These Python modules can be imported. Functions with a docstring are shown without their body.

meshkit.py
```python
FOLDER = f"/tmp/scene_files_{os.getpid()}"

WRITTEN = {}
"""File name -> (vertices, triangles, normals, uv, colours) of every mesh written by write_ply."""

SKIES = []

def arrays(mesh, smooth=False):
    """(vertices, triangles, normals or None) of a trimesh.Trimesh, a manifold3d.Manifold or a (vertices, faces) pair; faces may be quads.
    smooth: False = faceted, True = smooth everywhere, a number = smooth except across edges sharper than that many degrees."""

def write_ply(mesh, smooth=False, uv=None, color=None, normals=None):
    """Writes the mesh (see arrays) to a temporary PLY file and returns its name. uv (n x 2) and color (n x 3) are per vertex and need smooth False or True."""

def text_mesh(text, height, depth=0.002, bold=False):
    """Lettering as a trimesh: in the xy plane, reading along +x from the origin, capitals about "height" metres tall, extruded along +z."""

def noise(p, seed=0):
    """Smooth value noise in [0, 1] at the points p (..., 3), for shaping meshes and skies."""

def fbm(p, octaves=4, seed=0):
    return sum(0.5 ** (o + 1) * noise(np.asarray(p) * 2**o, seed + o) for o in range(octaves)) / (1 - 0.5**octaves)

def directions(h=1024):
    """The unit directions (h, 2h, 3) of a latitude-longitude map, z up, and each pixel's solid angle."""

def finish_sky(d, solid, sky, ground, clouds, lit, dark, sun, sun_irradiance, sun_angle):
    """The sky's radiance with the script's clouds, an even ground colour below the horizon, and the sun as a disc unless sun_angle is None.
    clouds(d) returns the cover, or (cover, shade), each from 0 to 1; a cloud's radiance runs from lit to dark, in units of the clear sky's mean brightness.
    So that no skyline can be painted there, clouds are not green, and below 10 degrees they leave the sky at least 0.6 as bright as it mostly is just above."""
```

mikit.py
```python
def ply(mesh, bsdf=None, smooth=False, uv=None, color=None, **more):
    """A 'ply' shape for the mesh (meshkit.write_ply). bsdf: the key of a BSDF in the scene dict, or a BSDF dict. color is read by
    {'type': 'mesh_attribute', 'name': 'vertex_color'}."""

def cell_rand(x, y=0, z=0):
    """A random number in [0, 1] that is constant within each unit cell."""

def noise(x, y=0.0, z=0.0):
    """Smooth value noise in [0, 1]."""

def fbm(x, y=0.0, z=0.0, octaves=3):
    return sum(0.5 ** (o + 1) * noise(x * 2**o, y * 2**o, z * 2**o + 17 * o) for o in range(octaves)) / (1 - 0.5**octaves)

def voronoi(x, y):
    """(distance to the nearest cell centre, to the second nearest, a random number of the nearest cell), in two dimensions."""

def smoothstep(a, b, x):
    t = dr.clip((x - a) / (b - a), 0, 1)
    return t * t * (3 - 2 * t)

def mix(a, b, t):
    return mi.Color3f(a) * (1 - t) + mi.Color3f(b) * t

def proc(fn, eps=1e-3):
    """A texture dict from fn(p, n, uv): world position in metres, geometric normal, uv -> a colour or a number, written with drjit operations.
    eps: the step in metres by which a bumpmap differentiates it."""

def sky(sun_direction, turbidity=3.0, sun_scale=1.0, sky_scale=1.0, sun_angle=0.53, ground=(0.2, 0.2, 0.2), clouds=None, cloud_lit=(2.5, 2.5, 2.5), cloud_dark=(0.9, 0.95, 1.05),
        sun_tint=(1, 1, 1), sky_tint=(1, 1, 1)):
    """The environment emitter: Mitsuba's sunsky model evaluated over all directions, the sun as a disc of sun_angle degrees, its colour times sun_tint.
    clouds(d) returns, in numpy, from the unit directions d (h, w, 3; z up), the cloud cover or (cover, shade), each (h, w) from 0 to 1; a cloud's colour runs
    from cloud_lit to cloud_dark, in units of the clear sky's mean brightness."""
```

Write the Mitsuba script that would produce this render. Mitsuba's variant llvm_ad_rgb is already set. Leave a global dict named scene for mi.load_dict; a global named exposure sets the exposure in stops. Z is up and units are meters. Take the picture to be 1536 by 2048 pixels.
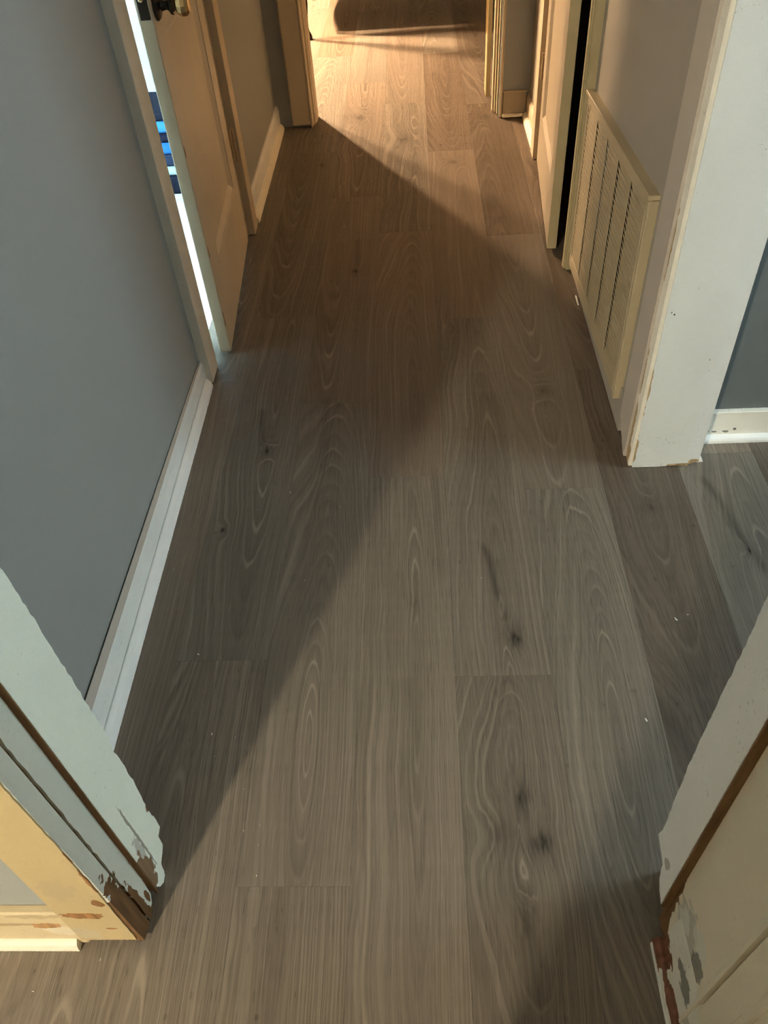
import math, random, numpy as np, trimesh, drjit as dr, mitsuba as mi, mikit, meshkit
import manifold3d as m3
from mikit import proc, noise, fbm, smoothstep, mix, ply

scene, labels = {}, {}
rng = np.random.default_rng(7)
random.seed(7)

# ------------------------------------------------------------------ camera, lights, exposure
EYE = np.array([0.0, 0.0, 1.5])
RIGHT = np.array([0.9981118753, 0.0173705532, -0.0589147540])
UP = np.array([0.0283297737, 0.7208667741, 0.6924944172])
FWD = np.array([-0.0544986997, 0.6928559431, -0.7190135839])
scene['camera'] = {'type': 'perspective', 'fov': 51.68688581, 'fov_axis': 'x', 'near_clip': 0.02, 'far_clip': 60.0,
                   'to_world': mi.ScalarTransform4f().look_at(origin=EYE.tolist(), target=(EYE + FWD).tolist(), up=UP.tolist())}
exposure = 2.95
ENTRY_LAMP = dict(pos=(-1.58, -2.45, 2.27), r=0.085, rgb=(210.0, 184.0, 136.0))       # warm globe in the room behind the camera
LANDING_WINDOW = dict(y=(0.62, 1.56), z=(0.85, 1.95), x=2.80, rgb=(1.38, 1.68, 1.73))   # daylit window at the end of the side passage, right
BEDROOM_DAYLIGHT = dict(pos=(-1.10, 1.76, 2.33), r=0.14, rgb=(55.0, 77.0, 85.0))        # cool disc added in place of daylight behind the left door
FAR_BULBS = [dict(pos=(-1.44, 5.95, 1.30), r=0.05, rgb=(1010.0, 668.0, 378.0)),         # warm two-bulb lamp in the far room
             dict(pos=(-1.50, 5.57, 1.33), r=0.05, rgb=(620.0, 410.0, 232.0))]

# ------------------------------------------------------------------ helpers
def key_for(name):
    if name not in scene and name not in labels and not any(k.startswith(name + '__') for k in scene):
        return name
    i = 1
    while True:
        k = f'{name}_{i:03d}'
        if k not in scene and k not in labels and not any(q.startswith(k + '__') for q in scene):
            return k
        i += 1

def put(name, mesh, mat, parent=None, smooth=False, uv=None, **more):
    k = key_for(f'{parent}__{name}' if parent else name)
    scene[k] = ply(mesh, mat, smooth=smooth, uv=uv, **more)
    return k

def tag(k, label=None, cat=None, group=None, kind=None):
    d = {}
    if label: d['label'] = label
    if cat: d['category'] = cat
    if group: d['group'] = group
    if kind: d['kind'] = kind
    labels[k] = d
    return k

def struct(k, label, cat):
    return tag(k, label, cat, kind='structure')

def box(x0, x1, y0, y1, z0, z1, b=0.0015):
    x0, x1 = min(x0, x1), max(x0, x1); y0, y1 = min(y0, y1), max(y0, y1); z0, z1 = min(z0, z1), max(z0, z1)
    b = min(b, 0.3 * min(x1 - x0, y1 - y0, z1 - z0))
    if b <= 0:
        return trimesh.creation.box(bounds=[[x0, y0, z0], [x1, y1, z1]])
    p = []
    for X, sx in ((x0, 1), (x1, -1)):
        for Y, sy in ((y0, 1), (y1, -1)):
            for Z, sz in ((z0, 1), (z1, -1)):
                p += [(X, Y + sy * b, Z + sz * b), (X + sx * b, Y, Z + sz * b), (X + sx * b, Y + sy * b, Z)]
    return trimesh.convex.convex_hull(np.array(p))

def cat(*ms):
    return trimesh.util.concatenate([m for m in ms])

def prism(poly, frame, a, b):
    """extrude the outline poly (2-d) from a to b along the axis that frame leaves out ('xz', 'yz', 'xy')"""
    from shapely.geometry import Polygon
    pg = Polygon(poly).buffer(0)
    if pg.geom_type != 'Polygon':
        pg = max(pg.geoms, key=lambda g: g.area)
    m = trimesh.creation.extrude_polygon(pg, abs(b - a), engine='earcut')
    v = m.vertices.copy(); v[:, 2] += min(a, b)
    o = {'xz': (0, 2, 1), 'yz': (2, 0, 1), 'xy': (0, 1, 2)}[frame]
    m = trimesh.Trimesh(v[:, list(o)], m.faces, process=False)
    if m.volume < 0:
        m.invert()
    return m

def jag(pts, amp, step, seed):
    """subdivide an open polyline and shake it by noise"""
    r = np.random.default_rng(seed); out = []
    for a, b in zip(pts[:-1], pts[1:]):
        a, b = np.array(a, float), np.array(b, float)
        n = max(1, int(np.linalg.norm(b - a) / step))
        for i in range(n):
            out.append(a + (b - a) * i / n + r.normal(0, amp, 2))
    out.append(np.array(pts[-1], float))
    return [tuple(p) for p in out]

def lathe(profile, n=24):
    """profile of (r, h) from bottom to top, turned about z"""
    pr = np.array(profile, float); a = np.linspace(0, 2 * np.pi, n, endpoint=False); v = []; f = []
    for r, h in pr:
        v += [(r * math.cos(t), r * math.sin(t), h) for t in a]
    k = len(pr)
    for i in range(k - 1):
        for j in range(n):
            q = (j + 1) % n
            f += [(i * n + j, i * n + q, (i + 1) * n + q), (i * n + j, (i + 1) * n + q, (i + 1) * n + j)]
    v += [(0, 0, pr[0, 1]), (0, 0, pr[-1, 1])]
    for j in range(n):
        q = (j + 1) % n
        f += [(k * n, q, j), (k * n + 1, (k - 1) * n + j, (k - 1) * n + q)]
    m = trimesh.Trimesh(np.array(v), np.array(f), process=False)
    if m.volume < 0: m.invert()
    return m

def tube(path, radii, n=12):
    P = np.array(path, float); R_ = np.broadcast_to(radii, len(P)); v = []; f = []
    for i, p in enumerate(P):
        t = P[min(i + 1, len(P) - 1)] - P[max(i - 1, 0)]; t /= np.linalg.norm(t)
        a = np.cross(t, [0.31, 0.9, 0.2]); a /= np.linalg.norm(a); b = np.cross(t, a)
        v += [p + R_[i] * (math.cos(s) * a + math.sin(s) * b) for s in np.linspace(0, 2 * np.pi, n, endpoint=False)]
    for i in range(len(P) - 1):
        for j in range(n):
            q = (j + 1) % n
            f += [(i * n + j, i * n + q, (i + 1) * n + q), (i * n + j, (i + 1) * n + q, (i + 1) * n + j)]
    v += [P[0], P[-1]]; e = len(P)
    for j in range(n):
        q = (j + 1) % n
        f += [(e * n, q, j), (e * n + 1, (e - 1) * n + j, (e - 1) * n + q)]
    m = trimesh.Trimesh(np.array(v), np.array(f), process=False)
    if m.volume < 0: m.invert()
    return m

def rot_to(m, M):
    m = m.copy(); m.apply_transform(M); return m

# ------------------------------------------------------------------ materials
def bsdf(name, rough=0.5, spec=0.3, color=(0.5, 0.5, 0.5), metallic=0.0, bump=None, **more):
    base = {'type': 'principled', 'base_color': color if isinstance(color, dict) else {'type': 'rgb', 'value': list(color)},
            'roughness': rough, 'specular': spec, 'metallic': metallic, **more}
    if bump:
        base = {'type': 'bumpmap', 'arbitrary': proc(bump[0], eps=bump[2]), 'scale': bump[1], 'bsdf': base}
    scene[name] = {'type': 'twosided', 'bsdf': base}

# ---- vinyl planks: pattern is printed per plank; uv.x = 4*plank + 1 + x across, uv.y = y along
PW, PL, PX0 = 0.20953, 1.4089, 0.0505
COL_Y = {-3: 5.221, -2: 4.732, -1: 4.397, 0: 5.168, 1: 4.332, 2: 4.852, 3: 4.45, 4: 5.02, -4: 4.86, -5: 4.11, 5: 3.9}
planks = []          # (col, y0, y1)
def plank_cols(c0, c1, ya, yb):
    for k in range(c0, c1):
        off = COL_Y.get(k, (k * 0.553) % PL) % PL
        y = off - PL
        while y < yb:
            if y + PL > ya:
                planks.append((k, y, y + PL))
            y += PL
plank_cols(-13, 3, -3.7, 0.60)
plank_cols(-4, 13, 0.60, 1.70)
plank_cols(-4, 3, 1.70, 4.30)
plank_cols(-17, 17, 4.30, 9.9)
planks = sorted(set((k, round(a, 4), round(b, 4)) for k, a, b in planks))
TONE, RED, CX, CY, CS, CB = [], [], [], [], [], []
def near(y, v): return abs(y - v) < 0.25
for k, a, b in planks:
    r = np.random.default_rng(1000 + k * 37 + int(a * 10))
    tone, red = r.uniform(0.94, 1.06), r.uniform(-0.01, 0.015)
    cx, cy, cs = r.uniform(-0.05, 0.05), r.uniform(a + .2, b - .2), r.uniform(0.02, 0.06)
    cb = r.choice([-1, 1]) * r.uniform(.02, .09)
    m = (a + b) / 2
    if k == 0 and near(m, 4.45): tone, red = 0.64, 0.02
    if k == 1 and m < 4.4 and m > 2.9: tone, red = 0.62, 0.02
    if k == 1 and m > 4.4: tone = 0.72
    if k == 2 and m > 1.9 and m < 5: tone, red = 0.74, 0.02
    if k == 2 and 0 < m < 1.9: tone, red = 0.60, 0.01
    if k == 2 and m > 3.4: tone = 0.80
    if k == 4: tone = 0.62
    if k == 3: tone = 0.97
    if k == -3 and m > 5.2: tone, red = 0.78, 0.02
    if k == 0 and a < 0.5 and m > 0: tone = 0.95
    if k == -2 and 0.4 < m < 1.5: cx, cy, cs, cb = 0.005, 0.82, 0.004, .12
    if k == 1 and 0.0 < m < 1.3: cx, cy, cs, cb = 0.015, 0.82, 0.004, .12
    if k == -1 and 0 < m < 1.5: cx, cy, cs, cb = 0.018, 1.14, 0.010, .05
    if k == 0 and m < 0.6 and m > 0: cx, cy, cs, cb = 0.010, 0.66, 0.012, .19
    if k == 0 and 1.2 < m < 2.2: cx, cy, cs, cb = 0.02, 1.04, 0.010, .06
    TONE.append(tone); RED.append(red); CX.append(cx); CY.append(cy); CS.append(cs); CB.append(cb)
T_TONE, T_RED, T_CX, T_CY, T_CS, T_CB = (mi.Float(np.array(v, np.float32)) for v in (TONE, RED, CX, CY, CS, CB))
# knots of the print: x, y, radius across, radius along, darkness, how far they push the grain
KNOTS = [(0.190, 1.04, .016, .030, .75, .020), (0.165, 0.668, .022, .040, .55, .024), (0.196, 0.583, .024, .030, .70, .020), (0.115, 0.600, .030, .030, .35, .020),
         (-0.455, 1.707, .015, .030, .55, .018), (-0.530, 1.396, .010, .016, .60, .012), (-0.037, 1.146, .014, .024, .22, .004),
         (-0.244, 2.696, .016, .028, .45, .014), (-0.290, 4.231, .040, .060, .38, .020), (-0.06, 3.92, .055, .075, .34, .022), (-0.436, 3.672, .012, .026, .45, .012),
         (0.573, 1.435, .014, .024, .45, .012), (0.779, 1.282, .012, .020, .6, .012), (0.359, 1.94, .030, .04, .25, .02), (0.150, 0.44, .012, .040, .45, .016),
         (0.102, 2.291, .010, .018, .45, .010), (0.16, 3.63, .03, .03, .3, .02), (0.345, 4.15, .03, .05, .3, .02)]
# dark mineral streaks: x0, y0 -> x1, y1, half width, darkness
STREAKS = [(0.136, 1.33, 0.172, 1.08, .010, .42), (-0.497, 1.90, -0.475, 1.72, .012, .40), (0.73, 1.55, 0.80, 1.20, .014, .34), (-0.045, .95, -0.050, .60, .020, .15),
           (0.02, 1.62, 0.03, 1.2, .012, .15), (-0.30, 1.95, -0.285, 1.60, .016, .16), (-0.245, 2.95, -.243, 2.72, .012, .25), (0.21, 1.95, 0.23, 1.5, .012, .16)]

def floor_fn(p, n, uv):
    idx = dr.floor(uv.x * 0.25)
    xl, y = uv.x - 4 * idx - 1, uv.y
    i = mi.UInt32(dr.clip(idx, 0, len(TONE) - 1))
    tone, red, cx, cy, cs, cb = (dr.gather(mi.Float, t, i) for t in (T_TONE, T_RED, T_CX, T_CY, T_CS, T_CB))
    s = idx * 3.37 + 0.5
    px, py = p.x, y
    push, dark = mi.Float(0), mi.Float(0)
    kn = .010 * (noise(px * 60, py * 28) - .5) + .006 * (noise(px * 160, py * 60) - .5)
    for kx, ky, rx, ry, d, a in KNOTS:
        q = dr.square((px - kx + kn) / rx) + dr.square((py - ky) / ry)
        push += a * dr.exp(-0.30 * q)
        dark = dr.maximum(dark, d * (.6 + .8 * noise(px * 240, py * 60)) * (.45 * dr.exp(-.45 * q) + .75 * dr.exp(-3.5 * q)))
    for x0, y0, x1, y1, w, d in STREAKS:
        t = dr.clip((py - y0) / (y1 - y0), 0, 1)
        off = (px - (x0 + (x1 - x0) * t + 0.012 * (noise(py * 11, x0 * 40) - .5))) / w
        dark = dr.maximum(dark, d * dr.exp(-dr.square(off)) * smoothstep(-.05, .1, (py - y0) / (y1 - y0)) * smoothstep(1.05, .9, (py - y0) / (y1 - y0)))
    wob = (noise(y * 1.7, s) - .5) + .4 * (noise(y * 5.5, s + 9) - .5) + .10 * (noise(y * 21, s + 5, xl * 30) - .5)
    X = xl - cx + .022 * wob
    Z = cs + cb * (y - cy) + .009 * (fbm(y * 2.6, s + 4) - .5)
    R = dr.sqrt(X * X + Z * Z + 4e-6) + push + .0030 * (noise(xl * 38, y * 7, s) - .5) + .0011 * (noise(xl * 150, y * 26, s + 1) - .5)
    ph = R / .0078
    f = ph - dr.floor(ph)
    keep = cell_soft(dr.floor(ph), s)
    heart = dr.exp(-dr.square(X / .034))                       # the flat-sawn middle of the board
    line = smoothstep(.02, .10, f) * smoothstep(.30, .14, f) * keep * (.12 + .88 * heart) * (.30 + .70 * smoothstep(.25, .65, noise(xl * 30, y * 5, s + 2)))
    late = smoothstep(.35, .95, f) * smoothstep(1.0, .95, f) * (.35 + .65 * heart)
    # fine straight grain that bends with the rings
    G = R * (1 - .55 * heart) + .45 * xl * (1 - heart)
    fine = noise(G * 520, y * 1.3, s + 11) - .5
    fine2 = smoothstep(.55, .80, noise(G * 330 + 7, y * 2.6, s + 12))
    strip = noise(xl * 30, y * .55, s + 6)
    pores = smoothstep(.58, .86, noise(xl * 1000, y * 30, s)) * .7 + smoothstep(.66, .9, noise(xl * 540, y * 11, s + 3)) * .5
    light = smoothstep(.60, .86, noise(xl * 860, y * 20, s + 5))
    blotch = fbm(xl * 6, y * 1.1, s)
    ticks = smoothstep(.90, .96, noise(xl * 190, y * 30, s + 8)) * .30
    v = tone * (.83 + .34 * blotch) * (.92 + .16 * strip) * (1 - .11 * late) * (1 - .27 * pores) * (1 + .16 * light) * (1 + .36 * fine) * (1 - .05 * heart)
    v = v * (1 - dark) * (1 - ticks)
    col = mi.Color3f(.176 + red, .147 + .1 * red, .119 - red * .3) * v
    return mix(col, mi.Color3f(.36, .31, .25) * tone, (.43 * line + .26 * fine2 * (1 - .8 * heart)) * (1 - dark))

def cell_soft(a, b):
    return smoothstep(.15, .85, mikit.cell_rand(a, mi.Float(b) * 7.0))

bsdf('vinyl_plank', rough=0.46, spec=0.35, color=proc(floor_fn))
bsdf('dark_gap', rough=0.9, spec=0.1, color=(.022, .018, .014))

def paint_fn(base, amt=.05, scale=6.0):
    base = mi.Color3f(*base)
    def fn(p, n, uv):
        w = fbm(p.x * scale, p.y * scale, p.z * scale * .8)
        g = noise(p.x * 420, p.y * 420, p.z * 420)
        return base * (1 + amt * (w - .5) + .03 * (g - .5))
    return fn

def aged_fn(base, blobs=(), smears=(), specks=.0, wood=(.17, .095, .045), under=(.42, .40, .36)):
    """old paint: ragged chips down to the wood at the given places, dull smears, brush marks, fly specks"""
    base_, wood_ = mi.Color3f(*base), mi.Color3f(*wood)
    def fn(p, n, uv):
        w = fbm(p.x * 9, p.y * 9, p.z * 5)
        rag = fbm(p.x * 75, p.y * 75, p.z * 60)
        fine = noise(p.x * 300, p.y * 300, p.z * 300)
        col = base_ * (.94 + .12 * w) * (.98 + .04 * fine)
        for (x, y, z, rx, ry, rz, c, a) in smears:
            d = dr.sqrt(dr.square((p.x - x) / rx) + dr.square((p.y - y) / ry) + dr.square((p.z - z) / rz)) + 1.3 * (rag - .5)
            col = mix(col, mi.Color3f(*c), a * smoothstep(1.0, .75, d))
        m = mi.Float(0)
        for (x, y, z, rx, ry, rz) in blobs:
            d = dr.sqrt(dr.square((p.x - x) / rx) + dr.square((p.y - y) / ry) + dr.square((p.z - z) / rz)) + 1.1 * (rag - .5)
            m = dr.maximum(m, smoothstep(1.0, .93, d))
        grain = noise(p.x * 160, p.y * 160, p.z * 14)
        col = mix(col, wood_ * (.65 + .7 * grain), m)
        if specks:
            sp = smoothstep(.87, .90, noise(p.x * 210 + 5, p.y * 210, p.z * 210)) * smoothstep(.55, .7, noise(p.x * 13, p.y * 13 + 3, p.z * 13))
            col = mix(col, mi.Color3f(.10, .075, .05), specks * sp)
        return col
    return fn

GRAY = (.300, .312, .305)
bsdf('wall_paint', rough=0.55, spec=0.25, color=proc(paint_fn(GRAY)))
bsdf('warm_gray_paint', rough=0.55, spec=0.25, color=proc(paint_fn((.33, .30, .255))))
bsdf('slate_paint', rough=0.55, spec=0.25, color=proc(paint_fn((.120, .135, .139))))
bsdf('ceiling_paint', rough=0.8, spec=0.1, color=(.62, .60, .56))
bsdf('far_wall_paint', rough=0.7, spec=0.15, color=proc(paint_fn((.33, .29, .235))))
bsdf('white_trim', rough=0.42, spec=0.35, color=proc(aged_fn((.74, .75, .73), specks=.25)))
bsdf('cream_trim', rough=0.45, spec=0.35, color=proc(aged_fn((.54, .455, .33), specks=.35)))
bsdf('cream_door', rough=0.42, spec=0.35, color=proc(aged_fn((.62, .545, .43), blobs=[(-.645, 2.20, .36, .02, .006, .03), (-.645, 2.20, .12, .02, .006, .035), (-.648, 2.2, .66, .02, .006, .04)], specks=.15)))
bsdf('entry_casing', rough=0.5, spec=0.3, color=proc(aged_fn((.47, .37, .205),
     blobs=[(-.578, .41, .150, .036, .02, .014), (-.532, .41, .208, .011, .02, .017), (-.549, .41, .086, .010, .02, .004), (-.515, .41, .30, .005, .02, .05), (-.512, .41, .40, .004, .02, .03)],
     smears=[(-.575, .41, .27, .03, .03, .05, (.40, .32, .20), .5), (-.60, .41, .06, .03, .03, .03, (.46, .42, .34), .4)], specks=.3, wood=(.26, .125, .045))))
bsdf('entry_jamb', rough=0.5, spec=0.3, color=proc(aged_fn((.62, .64, .57),
     blobs=[(-.515, .425, .05, .03, .030, .215), (-.515, .456, .05, .02, .009, .12), (-.515, .475, .045, .02, .006, .02), (-.515, .47, -.02, .02, .03, .03)], specks=.4, wood=(.13, .068, .028))))
bsdf('entry_board', rough=0.5, spec=0.3, color=proc(aged_fn((.78, .83, .74),
     blobs=[(-.503, .49, .10, .03, .028, .075), (-.503, .579, .172, .02, .006, .010)],
     smears=[(-.503, .524, .19, .02, .0035, .13, (.20, .19, .15), .8), (-.503, .512, .16, .02, .014, .05, (.30, .28, .26), .6)], specks=.35, wood=(.20, .13, .075))))
bsdf('right_board', rough=0.5, spec=0.3, color=proc(aged_fn((.80, .82, .83),
     smears=[(.362, .475, .19, .02, .010, .018, (.30, .29, .27), .7)], specks=.3)))
bsdf('right_panel', rough=0.5, spec=0.3, color=proc(aged_fn((.66, .61, .50),
     blobs=[(.378, .440, .06, .02, .014, .10), (.378, .44, .18, .02, .006, .03)],
     smears=[(.378, .385, .16, .02, .045, .07, (.40, .40, .37), .8), (.378, .35, .21, .02, .03, .035, (.60, .60, .56), .8), (.378, .335, .17, .02, .022, .03, (.14, .145, .13), .85), (.378, .40, .16, .02, .02, .03, (.62, .62, .58), .7)], specks=.3)))
bsdf('right_base', rough=0.5, spec=0.3, color=proc(aged_fn((.68, .67, .61),
     blobs=[(.36, .40, .02, .04, .045, .05), (.372, .31, .022, .02, .11, .006)],
     smears=[(.37, .33, .10, .03, .030, .028, (.13, .135, .12), .85), (.37, .36, .13, .03, .03, .018, (.62, .62, .58), .8), (.37, .25, .06, .03, .06, .03, (.30, .30, .27), .7)], specks=.4, wood=(.15, .065, .038))))
bsdf('entry_base', rough=0.5, spec=0.3, color=proc(aged_fn((.56, .46, .29),
     blobs=[(-.655, .41, .10, .028, .02, .014)], smears=[(-.70, .41, .105, .09, .03, .006, (.36, .26, .14), .8), (-.66, .41, .145, .05, .03, .01, (.40, .30, .17), .6), (-.64, .41, .075, .03, .03, .03, (.66, .60, .48), .6)], specks=.3, wood=(.40, .22, .09))))
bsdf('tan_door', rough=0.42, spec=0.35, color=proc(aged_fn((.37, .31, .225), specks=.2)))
bsdf('pale_casing', rough=0.45, spec=0.35, color=proc(aged_fn((.70, .67, .58), specks=.3)))
bsdf('primed_board', rough=0.5, spec=0.3, color=proc(paint_fn((.47, .42, .37))))
bsdf('shaded_cream', rough=0.45, spec=0.3, color=proc(aged_fn((.40, .33, .19), specks=.35)))  # darker copy of the cream paint; missing light is put into the colour
bsdf('shoe_cream', rough=0.4, spec=0.35, color=(.86, .81, .68))
bsdf('shoe_white', rough=0.36, spec=0.4, color=(.86, .87, .86))
bsdf('bare_wood', rough=0.75, spec=0.15, color=proc(lambda p, n, uv: mix((.085, .045, .018), (.20, .115, .052), noise(p.x * 210, p.y * 210, p.z * 16) * .7 + .3 * noise(p.x * 30, p.y * 30, p.z * 9))))
bsdf('column_paint', rough=0.42, spec=0.35, color=proc(aged_fn((.66, .69, .69),
     blobs=[(.553, 1.585, .27, .005, .02, .10), (.555, 1.585, .06, .006, .02, .05), (.70, 1.585, .004, .05, .02, .008), (.72, 1.585, .012, .02, .02, .008)],
     smears=[(.567, 1.585, .480, .0022, .02, .0028, (.03, .03, .03), 1.0), (.574, 1.585, .475, .0025, .02, .003, (.03, .03, .03), 1.0), (.683, 1.585, .346, .002, .02, .0022, (.10, .08, .05), .9), (.632, 1.585, .010, .002, .02, .002, (.10, .08, .05), .9)], specks=.4, wood=(.36, .27, .16))))
bsdf('corner_paint', rough=0.45, spec=0.35, color=proc(aged_fn((.82, .80, .72),
     blobs=[(.545, 1.622, .10, .01, .012, .10), (.545, 1.624, .28, .01, .006, .08), (.545, 1.624, .62, .01, .005, .1), (.545, 1.612, .02, .012, .014, .045)], specks=.3, wood=(.40, .29, .16))))
bsdf('landing_base', rough=0.42, spec=0.35, color=proc(aged_fn((.78, .76, .69),
     smears=[(.775, 1.69, .032, .006, .02, .006, (.08, .08, .07), .9), (.795, 1.69, .030, .010, .02, .004, (.10, .10, .09), .8), (.826, 1.69, .030, .010, .02, .005, (.08, .08, .07), .8), (.848, 1.69, .037, .006, .02, .006, (.08, .08, .07), .9)], specks=.3)))
bsdf('grille_enamel', rough=0.42, spec=0.4, color=proc(aged_fn((.42, .345, .225), smears=[(.53, 1.90, .60, .03, .03, .012, (.30, .27, .17), .7), (.53, 2.58, .575, .03, .015, .012, (.25, .17, .12), .8)], specks=.2)))
bsdf('black_iron', rough=0.35, spec=0.5, color=(.012, .010, .009))
bsdf('brass', rough=0.22, color=(.80, .62, .36), metallic=1.0)
bsdf('painted_hinge', rough=0.4, spec=0.4, color=(.40, .30, .19))
bsdf('steel_plate', rough=0.35, color=(.42, .28, .11), metallic=1.0)
bsdf('dark_wood', rough=0.35, spec=0.4, color=proc(lambda p, n, uv: mix((.012, .004, .003), (.026, .009, .006), noise(p.x * 60, p.y * 60, p.z * 12))))
bsdf('pale_floor', rough=0.5, spec=0.3, color=proc(lambda p, n, uv: mix((.66, .70, .72), (.82, .84, .85), fbm(p.x * 30, p.y * 30))))
bsdf('bedroom_paint', rough=0.7, spec=0.15, color=(.72, .75, .78))
bsdf('duct_steel', rough=0.5, spec=0.4, color=(.30, .30, .29))
bsdf('wire_gray', rough=0.5, color=(.12, .13, .16))
bsdf('chip_white', rough=0.7, spec=0.2, color=(.82, .80, .74))
bsdf('frosted', rough=0.3, spec=0.5, color=(.85, .85, .82))

# ------------------------------------------------------------------ floor
f = put('subfloor', cat(box(-3.2, 2.9, -3.8, 4.3, -.06, -.0066, 0), box(-3.6, 3.6, 4.3, 10.0, -.06, -.0066, 0)), 'dark_gap', 'floor')
struct('floor', 'grey-brown wood-look vinyl plank floor running down the hallway', 'floor')
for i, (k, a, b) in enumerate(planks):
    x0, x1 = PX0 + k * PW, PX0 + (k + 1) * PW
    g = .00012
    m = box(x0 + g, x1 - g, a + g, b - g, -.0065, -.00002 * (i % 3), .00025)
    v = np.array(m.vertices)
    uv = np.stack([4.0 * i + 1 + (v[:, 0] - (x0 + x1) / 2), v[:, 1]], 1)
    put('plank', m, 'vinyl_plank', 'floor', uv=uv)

# ------------------------------------------------------------------ walls and ceiling
CEIL = 2.44
XR = 0.551            # face of the hall's right wall
# left wall of the hall: slightly out of parallel near the camera
def skewed(xa, xb, y0, y1, z0, z1, t=.10):
    m = box(-t, 0, 0, 1, z0, z1, 0); v = m.vertices.copy()
    y = v[:, 1].copy(); v[:, 1] = y0 + y * (y1 - y0); v[:, 0] += xa + (xb - xa) * y
    return trimesh.Trimesh(v, m.faces, process=False)
put('wall_left', cat(skewed(-.7200, -.6950, .50, 2.05, 0, CEIL), box(-.80, -.694, 2.05, 3.00, 2.06, CEIL, 0), box(-.80, -.694, 3.00, 4.16, 0, CEIL, 0)), 'wall_paint')
struct('wall_left', 'grey painted hallway wall on the left with a panelled door', 'wall')
put('wall_right', cat(box(XR, XR + .10, 2.67, 2.76, 0, CEIL, 0), box(XR, XR + .10, 2.76, 3.56, 2.06, CEIL, 0), box(XR, XR + .10, 3.56, 4.16, 0, CEIL, 0),
                      box(XR, XR + .10, 1.60, 2.67, .60, CEIL, 0), box(XR, XR + .10, 1.60, 1.80, .062, .60, 0), box(.576, .65, 1.60, 2.67, 0, .029, 0)), 'warm_gray_paint')
struct('wall_right', 'grey painted hallway wall on the right holding the return grille', 'wall')
put('wall_end', cat(box(-.80, -.52, 4.155, 4.27, 0, CEIL, 0), box(.405, .68, 4.13, 4.27, 0, CEIL, 0), box(-.52, .405, 4.155, 4.27, 2.06, CEIL, 0)), 'wall_paint')
struct('wall_end', 'grey end wall of the hallway either side of the far opening', 'wall')
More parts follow.
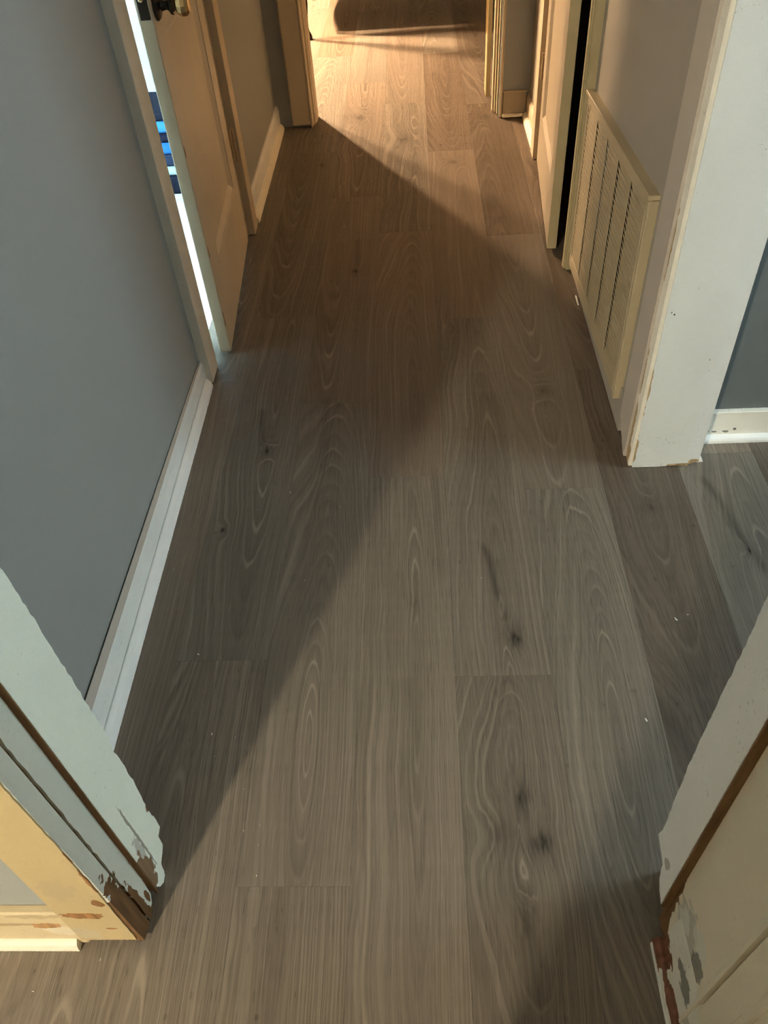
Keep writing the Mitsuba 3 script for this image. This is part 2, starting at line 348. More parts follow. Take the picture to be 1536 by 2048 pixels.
put('wall_entry', cat(box(-3.1, -.545, .425, .53, 0, CEIL, 0), box(.40, .52, -3.7, .53, 0, CEIL, 0), box(-.545, .40, .425, .53, 2.06, CEIL, 0), box(.52, 2.9, .43, .53, 0, CEIL, 0)), 'wall_paint')
struct('wall_entry', 'grey wall with the chipped doorway in the foreground', 'wall')
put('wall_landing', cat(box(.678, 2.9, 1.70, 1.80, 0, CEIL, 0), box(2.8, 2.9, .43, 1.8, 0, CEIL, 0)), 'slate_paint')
struct('wall_landing', 'slate grey wall of the side passage behind the white column', 'wall')
put('wall_back', cat(box(-3.2, .5, -3.8, -3.7, 0, CEIL, 0), box(-3.2, -3.1, -3.8, .53, 0, CEIL, 0)), 'wall_paint')
struct('wall_back', 'grey walls of the room behind the camera', 'wall')
put('wall_far', cat(box(-3.5, 3.5, 9.9, 10.0, 0, CEIL, 0), box(-3.6, -3.5, 4.16, 10.0, 0, CEIL, 0), box(3.5, 3.6, 4.16, 10.0, 0, CEIL, 0), box(-3.5, -.80, 4.16, 4.26, 0, CEIL, 0), box(.68, 3.5, 4.16, 4.26, 0, CEIL, 0)), 'far_wall_paint')
struct('wall_far', 'beige walls of the room at the end of the hallway', 'wall')
put('wall_bedroom', cat(box(-2.9, -2.8, 1.5, 4.16, 0, CEIL, 0), box(-2.8, -.80, 1.5, 1.6, 0, CEIL, 0), box(-2.8, -.80, 4.06, 4.155, 0, CEIL, 0)), 'bedroom_paint')
struct('wall_bedroom', 'bright white walls of the room behind the left door', 'wall')
put('wall_closet', cat(box(1.15, 1.2, 1.80, 3.8, 0, CEIL, 0), box(.68, 1.2, 3.75, 3.8, 0, CEIL, 0), box(.65, 1.2, 2.655, 2.67, 0, CEIL, 0)), 'wall_paint')
struct('wall_closet', 'walls of the unlit closet behind the right door', 'wall')
put('ceiling', cat(box(-3.2, 2.9, -3.8, 4.27, CEIL, CEIL + .08, 0), box(-3.6, 3.6, 4.16, 10.1, CEIL, CEIL + .08, 0)), 'ceiling_paint')
struct('ceiling', 'plain off-white ceiling', 'ceiling')
put('pale_floor', box(-2.8, -.735, 1.6, 4.06, .0, .0035, 0), 'pale_floor', 'floor')

# ------------------------------------------------------------------ left baseboard, near casing and door
def shoe_profile(w, h, n=6):
    """quarter-round: (out, up) outline"""
    return [(0, 0), (w, 0)] + [(w * math.cos(t), h * math.sin(t)) for t in np.linspace(0.12, math.pi / 2, n)]

yA, yB = .50, 2.036
base_prof = [(0, 0), (.014, 0), (.014, .080), (.0035, .098), (0, .098)]
def left_run(prof, y0, y1, xa, xb):
    m = prism(prof, 'xz', 0, 1)            # y from 0 to 1
    v = m.vertices.copy(); y = v[:, 1].copy(); v[:, 1] = y0 + y * (y1 - y0); v[:, 0] += xa + (xb - xa) * y
    return trimesh.Trimesh(v, m.faces, process=False)
A_ = [(-.7135, 0), (-.6865, 0), (-.6865, .064), (-.7135, .107)]
B_ = [(-.6935, 0), (-.6855, 0), (-.6855, .074), (-.6935, .090)]
bv = np.array([(x, yA, z) for x, z in A_] + [(x, yB, z) for x, z in B_])
put('board', trimesh.convex.convex_hull(bv), 'white_trim', 'baseboard_left')
def along(P, Q, t): return (P[0] + (Q[0] - P[0]) * t, P[1] + (Q[1] - P[1]) * t)
band = []
for prof, y, t0 in ((A_, yA, .50), (B_, yB, .62)):
    lo, hi = along(prof[2], prof[3], t0), along(prof[2], prof[3], .99)
    for d in (-.001, .0005):
        band += [(lo[0] + d * .8, y, lo[1] + d * .6), (hi[0] + d * .8, y, hi[1] + d * .6)]
put('primer_band', trimesh.convex.convex_hull(np.array(band)), 'primed_board', 'baseboard_left')
labels['baseboard_left__primer_band'] = {'label': 'dull pinkish grey unpainted strip along the top'}
put('shoe_molding', left_run([(-.0185, .0), (.0, 0), (.0, .010), (-.006, .024), (-.0145, .032), (-.0155, .0325), (-.0185, .0325)], yA, 2.018, -.6665, -.6655), 'shoe_white', 'baseboard_left')
struct('baseboard_left', 'white baseboard with shoe molding along the near left wall', 'baseboard')

# near casing of the left door, then the frame
put('casing', box(-.667, -.700, 2.034, 2.124, .004, 2.06), 'pale_casing', 'trim_1')
put('jamb', box(-.674, -.80, 2.118, 2.131, 0, 2.03), 'cream_trim', 'trim_1')
put('casing', cat(box(-.661, -.694, 3.020, 3.095, .003, 2.06)), 'cream_trim', 'trim_1')
put('jamb', box(-.690, -.80, 3.002, 3.020, 0, 2.03), 'cream_trim', 'trim_1')
put('light_stop', box(-.7215, -.80, 2.925, 3.003, 0, 2.03), 'cream_trim', 'trim_1')  # added behind the leaf to block lamp light at the hinge gap
put('head', cat(box(-.667, -.70, 2.034, 3.095, 2.06, 2.14), box(-.69, -.80, 2.12, 3.02, 2.03, 2.06)), 'cream_trim', 'trim_1')
struct('trim_1', 'cream painted frame around the left door', 'trim')

def door_leaf(width, height, thick, panels, z0=.012):
    """leaf standing on the plane t = 0 (face, normal +t) down to t = -thick; s from the latch edge (0) to the hinge edge"""
    def mf(m): return m3.Manifold(m3.Mesh(np.array(m.vertices, np.float32), np.array(m.faces, np.uint32)))
    b = mf(box(0, width, -thick, 0, z0, z0 + height, .002))
    for (s0, s1, za, zb) in panels:
        d, w = .011, .024
        for side in (0, 1):
            t0, t1 = (.002, -d) if side == 0 else (-thick - .002, -thick + d)
            pts = [(s, t0, z) for s in (s0, s1) for z in (za, zb)] + [(s, t1, z) for s in (s0 + w, s1 - w) for z in (za + w, zb - w)]
            b -= m3.Manifold.hull_points(np.array(pts, np.float32))
    q = b.to_mesh()
    return trimesh.Trimesh(q.vert_properties[:, :3], q.tri_verts, process=False)

def place_leaf(m, latch, hinge, face):
    """latch and hinge: floor points of the face; face: +1 when the face's outward normal points to +x, -1 to -x"""
    l, h = np.array(latch, float), np.array(hinge, float)
    s = (h - l) / np.linalg.norm(h - l)
    n = np.array([s[1], -s[0]]) * (1 if s[1] * face > 0 else -1)
    M = np.eye(4); M[:2, 0] = s; M[:2, 1] = n; M[2, 2] = 1; M[:2, 3] = l
    q = m.copy(); v = q.vertices @ M[:3, :3].T + M[:3, 3]
    q = trimesh.Trimesh(v, q.faces, process=False)
    if np.linalg.det(M[:3, :3]) < 0: q.invert()
    return q
L1, H1 = (-.632, 2.191), (-.681, 2.962)
W1 = math.hypot(H1[0] - L1[0], H1[1] - L1[1])
def d1(m): return place_leaf(m, L1, H1, 1)
put('leaf', d1(door_leaf(W1, 2.0, .036, [(.135, W1 - .125, .275, .92), (.135, W1 - .125, 1.10, 1.88)])), 'cream_door', 'door_1')
put('bead', d1(cat(*[box(a, b, -.004, .0035, c, d, .0015) for a, b, c, d in ((W1 - .127, W1 - .116, .262, .93), (.124, W1 - .116, .262, .274))])), 'cream_door', 'door_1')
put('lock_plate', d1(box(-.0022, .002, -.030, -.005, .975, 1.09, .001)), 'black_iron', 'door_1')
put('latch', d1(box(-.012, .001, -.024, -.012, 1.015, 1.04, .003)), 'brass', 'door_1__lock_plate')
# knob: black rose and flared neck on the face, then a bright knob; its axis stands out of the face
def on_face(m, s, z):
    q = m.copy(); v = q.vertices; v = np.stack([v[:, 0] + s, v[:, 2], v[:, 1] + z], 1); r = trimesh.Trimesh(v, q.faces, process=False)
    if r.volume < 0: r.invert()
    return d1(r)
put('escutcheon', on_face(lathe([(.031, 0), (.032, .004), (.027, .010), (.013, .016), (.010, .026), (.012, .032), (.021, .038), (.022, .043), (.016, .046)], 28), .052, .992), 'black_iron', 'door_1', smooth=35)
put('knob', on_face(lathe([(.012, .044), (.014, .050), (.024, .056), (.0285, .066), (.027, .076), (.019, .084), (.008, .087)], 12), .052, .992), 'brass', 'door_1', smooth=20)
labels['door_1__knob'] = {'label': 'bright brass knob'}
labels['door_1__escutcheon'] = {'label': 'black rose and neck behind the knob'}
labels['door_1__lock_plate'] = {'label': 'black mortise lock plate on the door edge'}
# butt hinge between the leaf and the frame
hz = .315
for i in range(5):
    put('knuckle', rot_to(trimesh.creation.cylinder(.0075, .021, sections=14), trimesh.transformations.translation_matrix([-.672, 2.988, hz + .011 + i * .0225])), 'painted_hinge', 'door_1__hinge', smooth=30)
put('plate', cat(box(-.677, -.6745, 2.966, 3.006, hz, hz + .112, .0005)), 'painted_hinge', 'door_1__hinge')
struct('door_1', 'cream panelled door on the left standing slightly ajar', 'door')

put('board', cat(prism([(-.694, 0), (-.680, 0), (-.680, .085), (-.688, .102), (-.694, .102)], 'xz', 3.115, 4.155)), 'white_trim', 'baseboard_left_far')
put('shoe_molding', prism([(-.69, 0), (-.658, 0), (-.658, .010), (-.664, .024), (-.676, .031), (-.69, .031)], 'xz', 3.125, 4.118), 'shoe_cream', 'baseboard_left_far')
struct('baseboard_left_far', 'cream baseboard and shoe between the left door and the far opening', 'baseboard')

# ------------------------------------------------------------------ far opening
put('casing', box(-.520, -.615, 4.125, 4.156, .012, 2.14, .006), 'cream_trim', 'trim_2')
for i, (x0, x1, y0) in enumerate(((-.513, -.5235, 4.120), (-.5105, -.516, 4.148), (-.5025, -.512, 4.160), (-.499, -.508, 4.182))):
    put('ridge', box(x0, x1, y0, 4.255, .004, 2.05, .003), 'cream_trim', 'trim_2')
put('jamb', box(-.498, -.52, 4.20, 4.272, 0, 2.06, .002), 'cream_trim', 'trim_2')
struct('trim_2', 'cream casing with ridged edge left of the far opening', 'trim')
put('jamb', box(.358, .38, 4.36, 4.46, .02, 2.06, .003), 'shaded_cream', 'trim_3')  # shadowed jamb: its dimness is painted in with the darker cream
put('jamb', box(.384, .41, 4.215, 4.272, 0, 2.06, .003), 'cream_trim', 'trim_3')
for i, (x0, x1, y0) in enumerate(((.379, .386, 4.205), (.388, .394, 4.180), (.397, .404, 4.150), (.409, .420, 4.118))):
    put('ridge', box(x0, x1, y0, 4.25, .003, 2.05, .0015), 'cream_trim', 'trim_3')
put('strike_plate', box(.3555, .3585, 4.375, 4.445, .30, .47, .001), 'steel_plate', 'trim_3')
labels['trim_3__strike_plate'] = {'label': 'brass strike plate'}
struct('trim_3', 'cream ridged casing and jamb right of the far opening', 'trim')
put('head', box(-.62, .42, 4.12, 4.27, 2.06, 2.15, .003), 'cream_trim', 'trim_4')
struct('trim_4', 'cream head of the far opening', 'trim')
put('board', cat(box(.423, .535, 4.116, 4.131, 0, .118, .002)), 'tan_door', 'baseboard_end')  # shading painted in: darker tan than the cap above
put('cap', box(.421, .540, 4.110, 4.131, .118, .124, .002), 'cream_trim', 'baseboard_end')
put('shoe_molding', box(.421, .522, 4.100, 4.117, .006, .022, .005), 'shoe_cream', 'baseboard_end')
struct('baseboard_end', 'short baseboard on the end wall right of the far opening', 'baseboard')
put('board', prism([(.56, 0), (.538, 0), (.538, .085), (.548, .104), (.56, .104)], 'xz', 3.70, 4.13), 'cream_trim', 'baseboard_right')
put('shoe_molding', prism([(.545, 0), (.519, 0), (.519, .010), (.525, .024), (.536, .031), (.545, .031)], 'xz', 3.735, 4.10), 'shoe_cream', 'baseboard_right')
struct('baseboard_right', 'brightly lit baseboard and shoe beyond the right door', 'baseboard')

# ------------------------------------------------------------------ right door and its frame
put('casing', cat(box(.515, XR + .02, 3.610, 3.700, .0, 2.14, .003)), 'cream_trim', 'trim_5')
put('jamb', box(.545, XR + .10, 3.585, 3.610, 0, 2.06, .001), 'cream_trim', 'trim_5')
put('casing', cat(box(.524, XR + .03, 2.635, 2.700, .0, 2.14, .004)), 'shaded_cream', 'trim_5')  # darker cream carries the dimness of this casing and its bead
put('outer_bead', box(.516, .530, 2.648, 2.672, .0, 2.14, .003), 'shaded_cream', 'trim_5')
put('jamb', box(.535, XR + .10, 2.700, 2.722, 0, 2.06, .001), 'cream_trim', 'trim_5')
put('head', cat(box(.52, XR, 2.635, 3.70, 2.06, 2.14, .003)), 'cream_trim', 'trim_5')
struct('trim_5', 'cream frame around the right door', 'trim')
L2, H2 = (.475, 2.780), (.529, 3.578)
W2 = math.hypot(H2[0] - L2[0], H2[1] - L2[1])
def d2(m): return place_leaf(m, L2, H2, -1)
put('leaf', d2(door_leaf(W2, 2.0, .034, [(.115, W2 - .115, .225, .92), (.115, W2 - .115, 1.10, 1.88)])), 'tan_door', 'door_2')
hz2 = .335
for i in range(5):
    put('knuckle', rot_to(trimesh.creation.cylinder(.006, .019, sections=12), trimesh.transformations.translation_matrix([.527, 3.590, hz2 + .010 + i * .0205])), 'painted_hinge', 'door_2__hinge', smooth=30)
put('plate', box(.531, .534, 3.582, 3.606, hz2, hz2 + .10, .0005), 'painted_hinge', 'door_2__hinge')
put('edge', d2(box(-.0012, .004, -.0335, -.0008, .0125, 2.011, .0004)), 'shaded_cream', 'door_2')  # edge away from the lamp, darkened by its colour
labels['door_2__edge'] = {'label': 'latch edge with its shading put into a darker cream'}
struct('door_2', 'cream panelled door on the right standing slightly ajar', 'door')
# thin wires inside the dark gap beside the right door
for i, pts in enumerate(([(.60, 2.735, .62), (.575, 2.728, .50), (.59, 2.735, .40), (.61, 2.74, .30)], [(.61, 2.735, .34), (.575, 2.73, .24), (.59, 2.735, .12)])):
    k = put('wire', tube(pts, .0022, 8), 'wire_gray', smooth=40)
    tag(k, ('thin grey wire in the dark gap beside the right door, upper one', 'thin grey wire in the dark gap beside the right door, lower one')[i], 'wire')

# ------------------------------------------------------------------ return air grille
GX = .532
def tilt(m):
    v = np.array(m.vertices); v[:, 2] += (2.612 - v[:, 1]) * .060
    return trimesh.Trimesh(v, m.faces, process=False)
G0, G1, GZ0, GZ1 = 2.630, 1.782, .032, .604
cols = [2.612, 2.455, 2.297, 2.139, 1.981]
NEXT = .158; PITCH = .0172; ROWS = 29; ZTOP = .574
ZB = ZTOP - ROWS * PITCH
frame = [box(GX, GX + .004, G1, cols[-1] - NEXT + .002, GZ0, GZ1, .0005), box(GX, GX + .004, G1, G0, ZTOP + .001, GZ1, .0005), box(GX, GX + .004, G1, G0, GZ0, ZB - .0005, .0005),
         box(GX, GX + .004, cols[0] + .001, G0, GZ0, GZ1, .0005)]
for b in cols[1:]:
    frame.append(box(GX, GX + .0015, b + .0005, b + .006, ZB, ZTOP + .002, .0002))
tag('return_air_grille', 'cream steel return air grille with louvre rows set low in the right wall', 'vent')
put('frame', tilt(cat(*frame)), 'grille_enamel', 'return_air_grille')
LW = NEXT - .005
# one louvre: flush along its top and at its near end, its foot pressed back towards the far end
D_, O_, E_ = .0060, .0046, .026
front = [(0, 0, 0), (.0004, -E_, 0), (.0006, -LW, 0), (D_, 0, -PITCH - O_), (.0016, -E_, -PITCH - .0012), (.0010, -LW, -PITCH - .0005)]
lv = np.array(front + [(x + .0007, y, z) for x, y, z in front])
lf = np.array([(0, 1, 4, 3), (1, 2, 5, 4), (7, 6, 9, 10), (8, 7, 10, 11), (0, 6, 7, 1), (1, 7, 8, 2), (3, 4, 10, 9), (4, 5, 11, 10), (2, 8, 11, 5), (0, 3, 9, 6)])
lm = trimesh.Trimesh(lv, np.vstack([lf[:, [0, 1, 2]], lf[:, [0, 2, 3]]]), process=False)
if lm.volume < 0: lm.invert()
shear = np.eye(4); shear[2, 1] = -.060
lm = rot_to(lm, shear)
louvre = ply(lm, 'grille_enamel')
for y in cols:
    for r in range(ROWS):
        k = key_for('return_air_grille__louver')
        scene[k] = {**louvre, 'to_world': mi.ScalarTransform4f().translate([GX + .0002, y - .0015, ZTOP - r * PITCH + (2.612 - y) * .060])}
put('top_strip', tilt(box(GX - .008, XR + .002, G1 - .002, G0 + .002, GZ1 - .002, GZ1 + .010, .002)), 'grille_enamel', 'return_air_grille')
put('side_strip', tilt(box(GX - .005, XR + .002, G1 - .002, G1 + .014, GZ0, GZ1 - .004, .003)), 'grille_enamel', 'return_air_grille')
put('inner_bead', tilt(box(GX - .004, GX + .004, G1 + .020, G1 + .027, GZ0 + .01, GZ1 - .03, .002)), 'grille_enamel', 'return_air_grille')
put('duct', cat(box(.728, .73, 1.76, 2.65, .03, .64, 0), box(XR + .004, .73, 1.76, 1.762, .03, .64, 0), box(XR + .004, .73, 2.648, 2.65, .03, .64, 0), box(XR + .004, .73, 1.76, 2.65, .030, .032, 0), box(XR + .004, .73, 1.76, 2.65, .638, .64, 0)), 'duct_steel', 'return_air_grille')
# plaster sill below the grille
put('board', box(.545, .60, 1.735, 2.625, .003, .125, .0015), 'warm_gray_paint', 'trim_6')
struct('trim_6', 'narrow grey board under the return grille', 'trim')

# ------------------------------------------------------------------ corner board and white column (jamb of the side opening)
prof = [(1.629, .012), (1.629, CEIL), (1.731, CEIL), (1.731, .010), (1.700, .004), (1.690, .055), (1.655, .012)]
put('board', prism([(1.629, .004), (1.629, 2.2), (1.731, 2.2), (1.731, .075), (1.722, .062), (1.640, .004)], 'yz', .541, .58), 'primed_board', 'trim_7')
struct('trim_7', 'flat grey corner board between the grille and the white column', 'trim')
eo = jag([(1.627, .012), (1.627, .5), (1.6275, 1.2)], .0008, .012, 3) + [(1.6275, 2.2)]
put('edge_board', prism(eo + [(1.592, 2.2), (1.592, .002), (1.612, .002)], 'yz', .5475, .575), 'corner_paint', 'trim_8')
put('face', prism([(.5565, 0.002), (.62, 0.001), (.665, .004), (.703, .000), (.703, 2.2), (.5565, 2.2)], 'xz', 1.585, 1.605), 'column_paint', 'trim_8')
put('back_band', prism([(.7045, .002), (.732, .012), (.736, 2.2), (.7045, 2.2)], 'xz', 1.590, 1.625), 'column_paint', 'trim_8')
put('return_side', box(.700, .737, 1.612, 1.70, .0, 2.2, .002), 'white_trim', 'trim_8')
put('core', box(.565, .70, 1.602, 1.72, .003, CEIL, .001), 'white_trim', 'trim_8')
put('foot', prism([(.728, .0), (.748, .0), (.744, .010), (.734, .022), (.728, .024)], 'xz', 1.600, 1.66), 'shoe_white', 'trim_8')
struct('trim_8', 'white painted column with chipped left edge at the side opening', 'trim')
put('board', cat(box(.737, 2.8, 1.688, 1.701, 0, .098, .002)), 'landing_base', 'baseboard_landing')
put('cap', box(.737, 2.8, 1.684, 1.701, .092, .100, .002), 'landing_base', 'baseboard_landing')
put('shoe_molding', prism([(1.69, 0), (1.672, 0), (1.672, .008), (1.675, .014), (1.690, .021)], 'yz', .737, 2.8), 'shoe_white', 'baseboard_landing')
struct('baseboard_landing', 'white baseboard with bright shoe molding in the side passage', 'baseboard')

# ------------------------------------------------------------------ foreground doorway, left side
edge = [(-.523, .026), (-.520, .153), (-.5165, .256), (-.5155, .383), (-.515, .465), (-.515, .573), (-.515, .659)]
ce = jag(edge, .0007, .014, 5)
put('casing', prism(ce + [(-.515, .80), (-.515, 2.06), (-.605, 2.06), (-.611, .394), (-.617, .168), (-.621, .023)], 'xz', .410, .426), 'entry_casing', 'trim_9')
put('casing_edge', prism([(.4125, .012), (.4435, .004), (.444, 2.06), (.4125, 2.06)], 'yz', -.545, -.5132), 'entry_jamb', 'trim_9')
put('groove', box(-.545, -.519, .428, .59, .060, 2.06, .001), 'bare_wood', 'trim_9')
se = jag([(.450, .004), (.450, .37), (.449, 1.0)], .0007, .016, 8)
put('jamb_strip', prism(se + [(.449, 2.06), (.4885, 2.06), (.4885, .09), (.484, .03), (.466, .0)], 'yz', -.535, -.514), 'entry_jamb', 'trim_9')
far = [(.525, .004), (.533, .040), (.561, .051), (.565, .084), (.580, .087), (.583, .116), (.579, .170), (.580, .184), (.587, .264), (.587, .327), (.586, .378), (.592, .389), (.592, .532), (.592, .72), (.593, .90)]
fe = jag(far, .0010, .012, 11)
put('stop_board', prism(fe + [(.593, 2.06), (.4905, 2.06), (.4905, .045), (.500, .018), (.512, .004)], 'yz', -.530, -.503), 'entry_board', 'trim_9')
put('stop_edge', prism([(-.5040, .016), (-.5040, 2.06), (-.524, 2.06), (-.524, .05)], 'xz', .4885, .491), 'bare_wood', 'trim_9')
labels['trim_9__stop_edge'] = {'label': 'bare brown wood edge'}
struct('trim_9', 'chipped cream and white door frame at the lower left foreground', 'trim')
put('board', box(-3.1, -.612, .4105, .427, .004, .158, .003), 'entry_base', 'baseboard_entry')
put('shoe_molding', prism([(.411, .001), (.398, .001), (.398, .010), (.401, .022), (.407, .028), (.411, .029)], 'yz', -3.1, -.628), 'shoe_cream', 'baseboard_entry')
struct('baseboard_entry', 'worn cream baseboard with pale shoe molding at the lower left', 'baseboard')

# ------------------------------------------------------------------ foreground doorway, right side
sil = [(.443, .126), (.475, .126), (.479, .170), (.513, .171), (.529, .171), (.521, .200), (.521, .230), (.523, .253), (.526, .304), (.529, .368), (.532, .467), (.531, .557), (.531, .70), (.532, .90)]
sil = [(.4425, .098), (.462, .112), (.476, .128), (.484, .165), (.508, .172), (.526, .176), (.5215, .205), (.521, .235), (.523, .253), (.526, .304), (.529, .368), (.532, .467), (.531, .557), (.531, .70), (.532, .90)]
put('stop_board', prism(jag(sil, .0009, .012, 21) + [(.532, 2.06), (.4415, 2.06)], 'yz', .362, .378), 'right_board', 'trim_10')
put('stop_edge', box(.3628, .3785, .4395, .4425, .095, 2.06, .0008), 'bare_wood', 'trim_10')
labels['trim_10__stop_edge'] = {'label': 'bare brown wood edge'}
put('jamb', box(.3785, .402, .30, .452, .006, 2.06, .001), 'bare_wood', 'trim_10')
pe = jag([(.408, .03), (.425, .075), (.437, .120), (.4395, .20), (.442, .34), (.443, .50)], .0012, .013, 31)
put('casing', prism(pe + [(.443, 2.06), (.312, 2.06), (.312, .03)], 'yz', .3775, .3925), 'right_panel', 'trim_10')
put('back_band', prism([(.370, .296), (.3735, .2965), (.3765, .305), (.3775, .3125), (.384, .3125), (.384, .290), (.370, .290)], 'xy', .03, 2.06), 'right_panel', 'trim_10')
struct('trim_10', 'chipped white and beige door frame at the lower right foreground', 'trim')
put('casing', box(.374, .40, .19, .288, .03, 2.06, .003), 'right_panel', 'trim_11')
put('bead', box(.369, .38, .225, .240, .03, 2.06, .003), 'right_panel', 'trim_11')
struct('trim_11', 'pale flat casing beside the frame at the lower right corner', 'trim')
put('board', prism([(.40, .002), (.3725, .002), (.3725, .118), (.378, .150), (.3785, .158), (.40, .158)], 'xz', -3.6, .408), 'right_base', 'baseboard_entry_right')
se2 = prism([(.373, .001), (.3575, .001), (.3575, .010), (.361, .020), (.367, .026), (.373, .027)], 'xz', -3.6, .415)
v = se2.vertices.copy(); v[:, 0] += (.415 - v[:, 1]).clip(0, .3) * .06 * 0; se2 = trimesh.Trimesh(v, se2.faces, process=False)
put('shoe_molding', se2, 'right_base', 'baseboard_entry_right')
put('shoe_lip', box(.3555, .3590, -3.6, .412, .001, .0115, .001), 'white_trim', 'baseboard_entry_right')
struct('baseboard_entry_right', 'paint-smeared baseboard at the lower right corner', 'baseboard')

# unseen door leaf added behind the camera to shadow the floor at lower right
k = put('leaf', cat(box(-.29, .372, -.385, -.350, .012, 2.03, .002)), 'cream_trim', 'door_3')
struct('door_3', 'added cream door leaf behind the camera, there to shadow the floor', 'door')

# ------------------------------------------------------------------ far room: dark carved table and its lamp
tag('carved_sideboard', 'dark wooden sideboard on carved legs beyond the far opening, one leg in view', 'sideboard')
leg_prof = [(.010, 0), (.030, .004), (.034, .014), (.030, .026), (.019, .046), (.015, .075), (.017, .120), (.023, .170), (.026, .205), (.020, .240), (.014, .265), (.022, .280), (.026, .294), (.018, .310), (.024, .40), (.030, .52), (.034, .60), (.034, .75)]
leg = lathe(leg_prof, 20)
for (x, y) in ((-.668, 5.590), (.62, 5.590), (-.668, 6.62), (.62, 6.62)):
    put('leg', rot_to(leg, trimesh.transformations.translation_matrix([x, y, 0])), 'dark_wood', 'carved_sideboard', smooth=40)
put('top', box(-.70, .66, 5.55, 6.66, .745, .775, .006), 'dark_wood', 'carved_sideboard')
bow = [(-.62 - .05 * math.sin(t), 5.70 + (6.60 - 5.70) * t / math.pi) for t in np.linspace(0, math.pi, 13)]
put('body', prism(bow + [(.60, 6.60), (.60, 5.70)], 'xy', .185, .745), 'dark_wood', 'carved_sideboard')
put('apron', box(-.60, .58, 5.690, 5.702, .21, .73, .003), 'dark_wood', 'carved_sideboard')

def ball(c, r, n=3):
    m = trimesh.creation.icosphere(n, r); m.apply_translation(c); return m
tag('floor_lamp', 'two-bulb floor lamp to the left in the far room', 'lamp')
put('base', rot_to(lathe([(.13, 0), (.13, .012), (.03, .025)], 24), trimesh.transformations.translation_matrix([-1.52, 5.76, 0])), 'black_iron', 'floor_lamp', smooth=40)
put('pole', tube([(-1.52, 5.76, .02), (-1.52, 5.76, 1.16)], .012, 10), 'black_iron', 'floor_lamp', smooth=40)
for b in FAR_BULBS:
    p = b['pos']
    put('arm', tube([(-1.52, 5.76, 1.14), (p[0], p[1], p[2] - .05)], .007, 8), 'black_iron', 'floor_lamp', smooth=40)
    put('added_baffle', rot_to(lathe([(.105, .016), (.107, .018), (.062, .115), (.020, .122), (.018, .118), (.058, .110), (.103, .018)], 28), trimesh.transformations.translation_matrix(p)), 'black_iron', 'floor_lamp', smooth=40)  # cone added over each bulb to keep light off ceiling and upper walls
    put('bulb', ball(p, b['r'], 2), 'frosted', 'floor_lamp', smooth=True, emitter={'type': 'area', 'radiance': {'type': 'rgb', 'value': list(b['rgb'])}})

# ------------------------------------------------------------------ pendant lamp, and a disc added for daylight
E0 = ENTRY_LAMP['pos']
tag('pendant_lamp', 'warm glass globe lamp on the ceiling behind the camera', 'lamp')
put('canopy', rot_to(lathe([(.07, 0), (.07, .02), (.05, .03)], 24), trimesh.transformations.translation_matrix([E0[0], E0[1], CEIL - .03])), 'brass', 'pendant_lamp', smooth=40)
put('stem', tube([(E0[0], E0[1], CEIL - .02), (E0[0], E0[1], E0[2] + .07)], .008, 8), 'brass', 'pendant_lamp', smooth=40)
put('globe', ball(E0, ENTRY_LAMP['r']), 'frosted', 'pendant_lamp', smooth=True, emitter={'type': 'area', 'radiance': {'type': 'rgb', 'value': list(ENTRY_LAMP['rgb'])}})
for name, D, lab in (('daylight_disc', BEDROOM_DAYLIGHT, 'added cool white disc on the ceiling standing in for daylight behind the left door'),):
    x, y, z = D['pos']
    tag(name, lab, 'lamp')
    scene[name + '__rim'] = ply(rot_to(lathe([(D['r'] + .012, 0), (D['r'] + .014, .02), (D['r'] + .01, CEIL - z)], 32), trimesh.transformations.translation_matrix([x, y, z])), 'frosted', smooth=40)
    scene[name + '__diffuser'] = ply(rot_to(lathe([(D['r'] * .86, -.022), (D['r'] * .97, -.014), (D['r'], -.001)], 32), trimesh.transformations.translation_matrix([x, y, z])), 'frosted', smooth=40,
                                    emitter={'type': 'area', 'radiance': {'type': 'rgb', 'value': list(D['rgb'])}})

# daylit window of the side passage
(wy0, wy1), (wz0, wz1), wx = LANDING_WINDOW['y'], LANDING_WINDOW['z'], LANDING_WINDOW['x']
put('frame', cat(box(wx - .03, wx, wy0 - .07, wy0, wz0 - .07, wz1 + .07), box(wx - .03, wx, wy1, wy1 + .07, wz0 - .07, wz1 + .07), box(wx - .03, wx, wy0, wy1, wz1, wz1 + .07), box(wx - .05, wx, wy0 - .07, wy1 + .07, wz0 - .05, wz0)), 'white_trim', 'window_1')
put('meeting_rail', box(wx - .025, wx, wy0, wy1, (wz0 + wz1) / 2 - .02, (wz0 + wz1) / 2 + .02), 'white_trim', 'window_1')
for a, b in ((wz0, (wz0 + wz1) / 2 - .02), ((wz0 + wz1) / 2 + .02, wz1)):
    put('pane', box(wx - .008, wx - .002, wy0, wy1, a, b, 0), 'frosted', 'window_1', emitter={'type': 'area', 'radiance': {'type': 'rgb', 'value': list(LANDING_WINDOW['rgb'])}})
struct('window_1', 'daylit sash window at the end of the side passage', 'window')

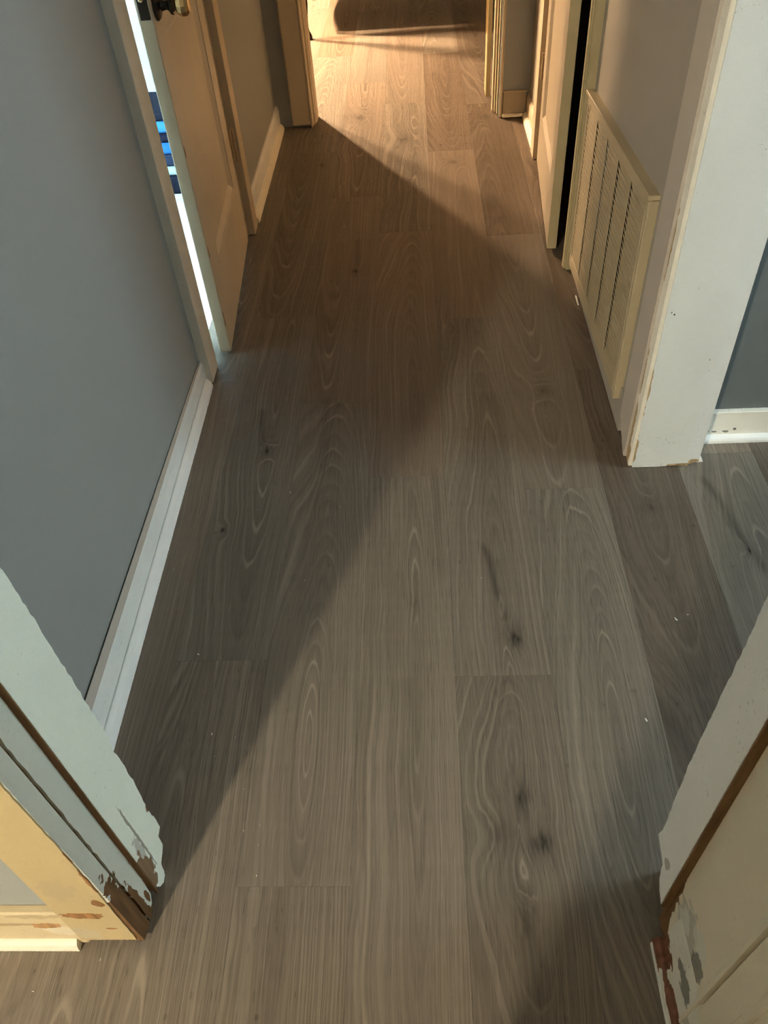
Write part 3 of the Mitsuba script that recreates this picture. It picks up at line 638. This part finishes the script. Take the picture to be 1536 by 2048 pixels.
# ------------------------------------------------------------------ things glimpsed through the gap of the left door
for i, (z0, z1, c, lab) in enumerate(((.004, .085, (.010, .012, .022), 'black folded garment at the bottom of the pile seen through the left door gap'),
                                     (.085, .125, (.40, .55, .60), 'pale folded garment above the black one in the left door gap'),
                                     (.125, .175, (.02, .03, .06), 'navy folded garment low in the pile in the left door gap'),
                                     (.175, .225, (.03, .16, .42), 'blue folded garment in the middle of the pile in the left door gap'),
                                     (.225, .262, (.012, .014, .03), 'dark folded garment between two blue ones in the left door gap'),
                                     (.262, .312, (.05, .24, .55), 'bright blue folded garment high in the pile in the left door gap'),
                                     (.312, .345, (.012, .014, .024), 'black folded garment on top of the pile in the left door gap'))):
    bsdf(f'garment_cloth_{i}', rough=.9, spec=.1, color=c)
    w = .17 + .01 * math.sin(i * 2.1)
    m = box(-1.06 - w, -1.06 + w, 3.425, 3.70 + .01 * (i % 3), z0 + .001, z1, .012)
    tag(put('folded_garment', m, f'garment_cloth_{i}', smooth=50), lab, 'garment')

# ------------------------------------------------------------------ paint chips on the floor
chips = [(-.268, 1.517, 3), (-.231, 1.467, 5), (-.264, 1.500, 2.5), (-.304, 1.220, 3), (-.530, 1.011, 5), (-.466, .811, 7), (-.414, .804, 6), (.437, .831, 7), (.554, 1.081, 7), (.586, 1.094, 3.5),
         (-.369, .608, 2.5), (-.450, .761, 2.5), (-.380, .691, 2.5), (-.521, .512, 2.5), (-.333, .525, 3), (-.339, .619, 2.5), (-.337, .581, 2.5), (-.37, 1.531, 4), (.386, 2.303, 5), (.269, 1.747, 3),
         (.354, 1.816, 3), (-.693, .336, 3.5), (.312, 2.18, 3), (-.471, 2.913, 3), (-.239, 2.19, 3), (-.589, .385, 2.5), (.125, 1.215, 3), (-.453, 1.466, 2.5), (-.614, 1.189, 2.5), (-.640, 1.265, 3)]
for i, (x, y, s) in enumerate(chips):
    s *= .0006
    a = rng.uniform(0, math.pi)
    m = trimesh.convex.convex_hull(rng.normal(0, 1, (9, 3)) * [s * .75, s * .28, s * .22])
    m.apply_transform(trimesh.transformations.rotation_matrix(a, [0, 0, 1])); m.apply_translation([x, y, -m.bounds[0][2]])
    tag(put('paint_chip', m, 'chip_white'), 'tiny white paint chip lying on the plank floor', 'paint chip', 'paint chips scattered on the hallway floor')
m = box(.533, .538, 2.40, 2.46, .0003, .004, .0008)
tag(put('wood_splinter', m, 'chip_white'), 'pale wood splinter lying at the foot of the return grille', 'splinter')
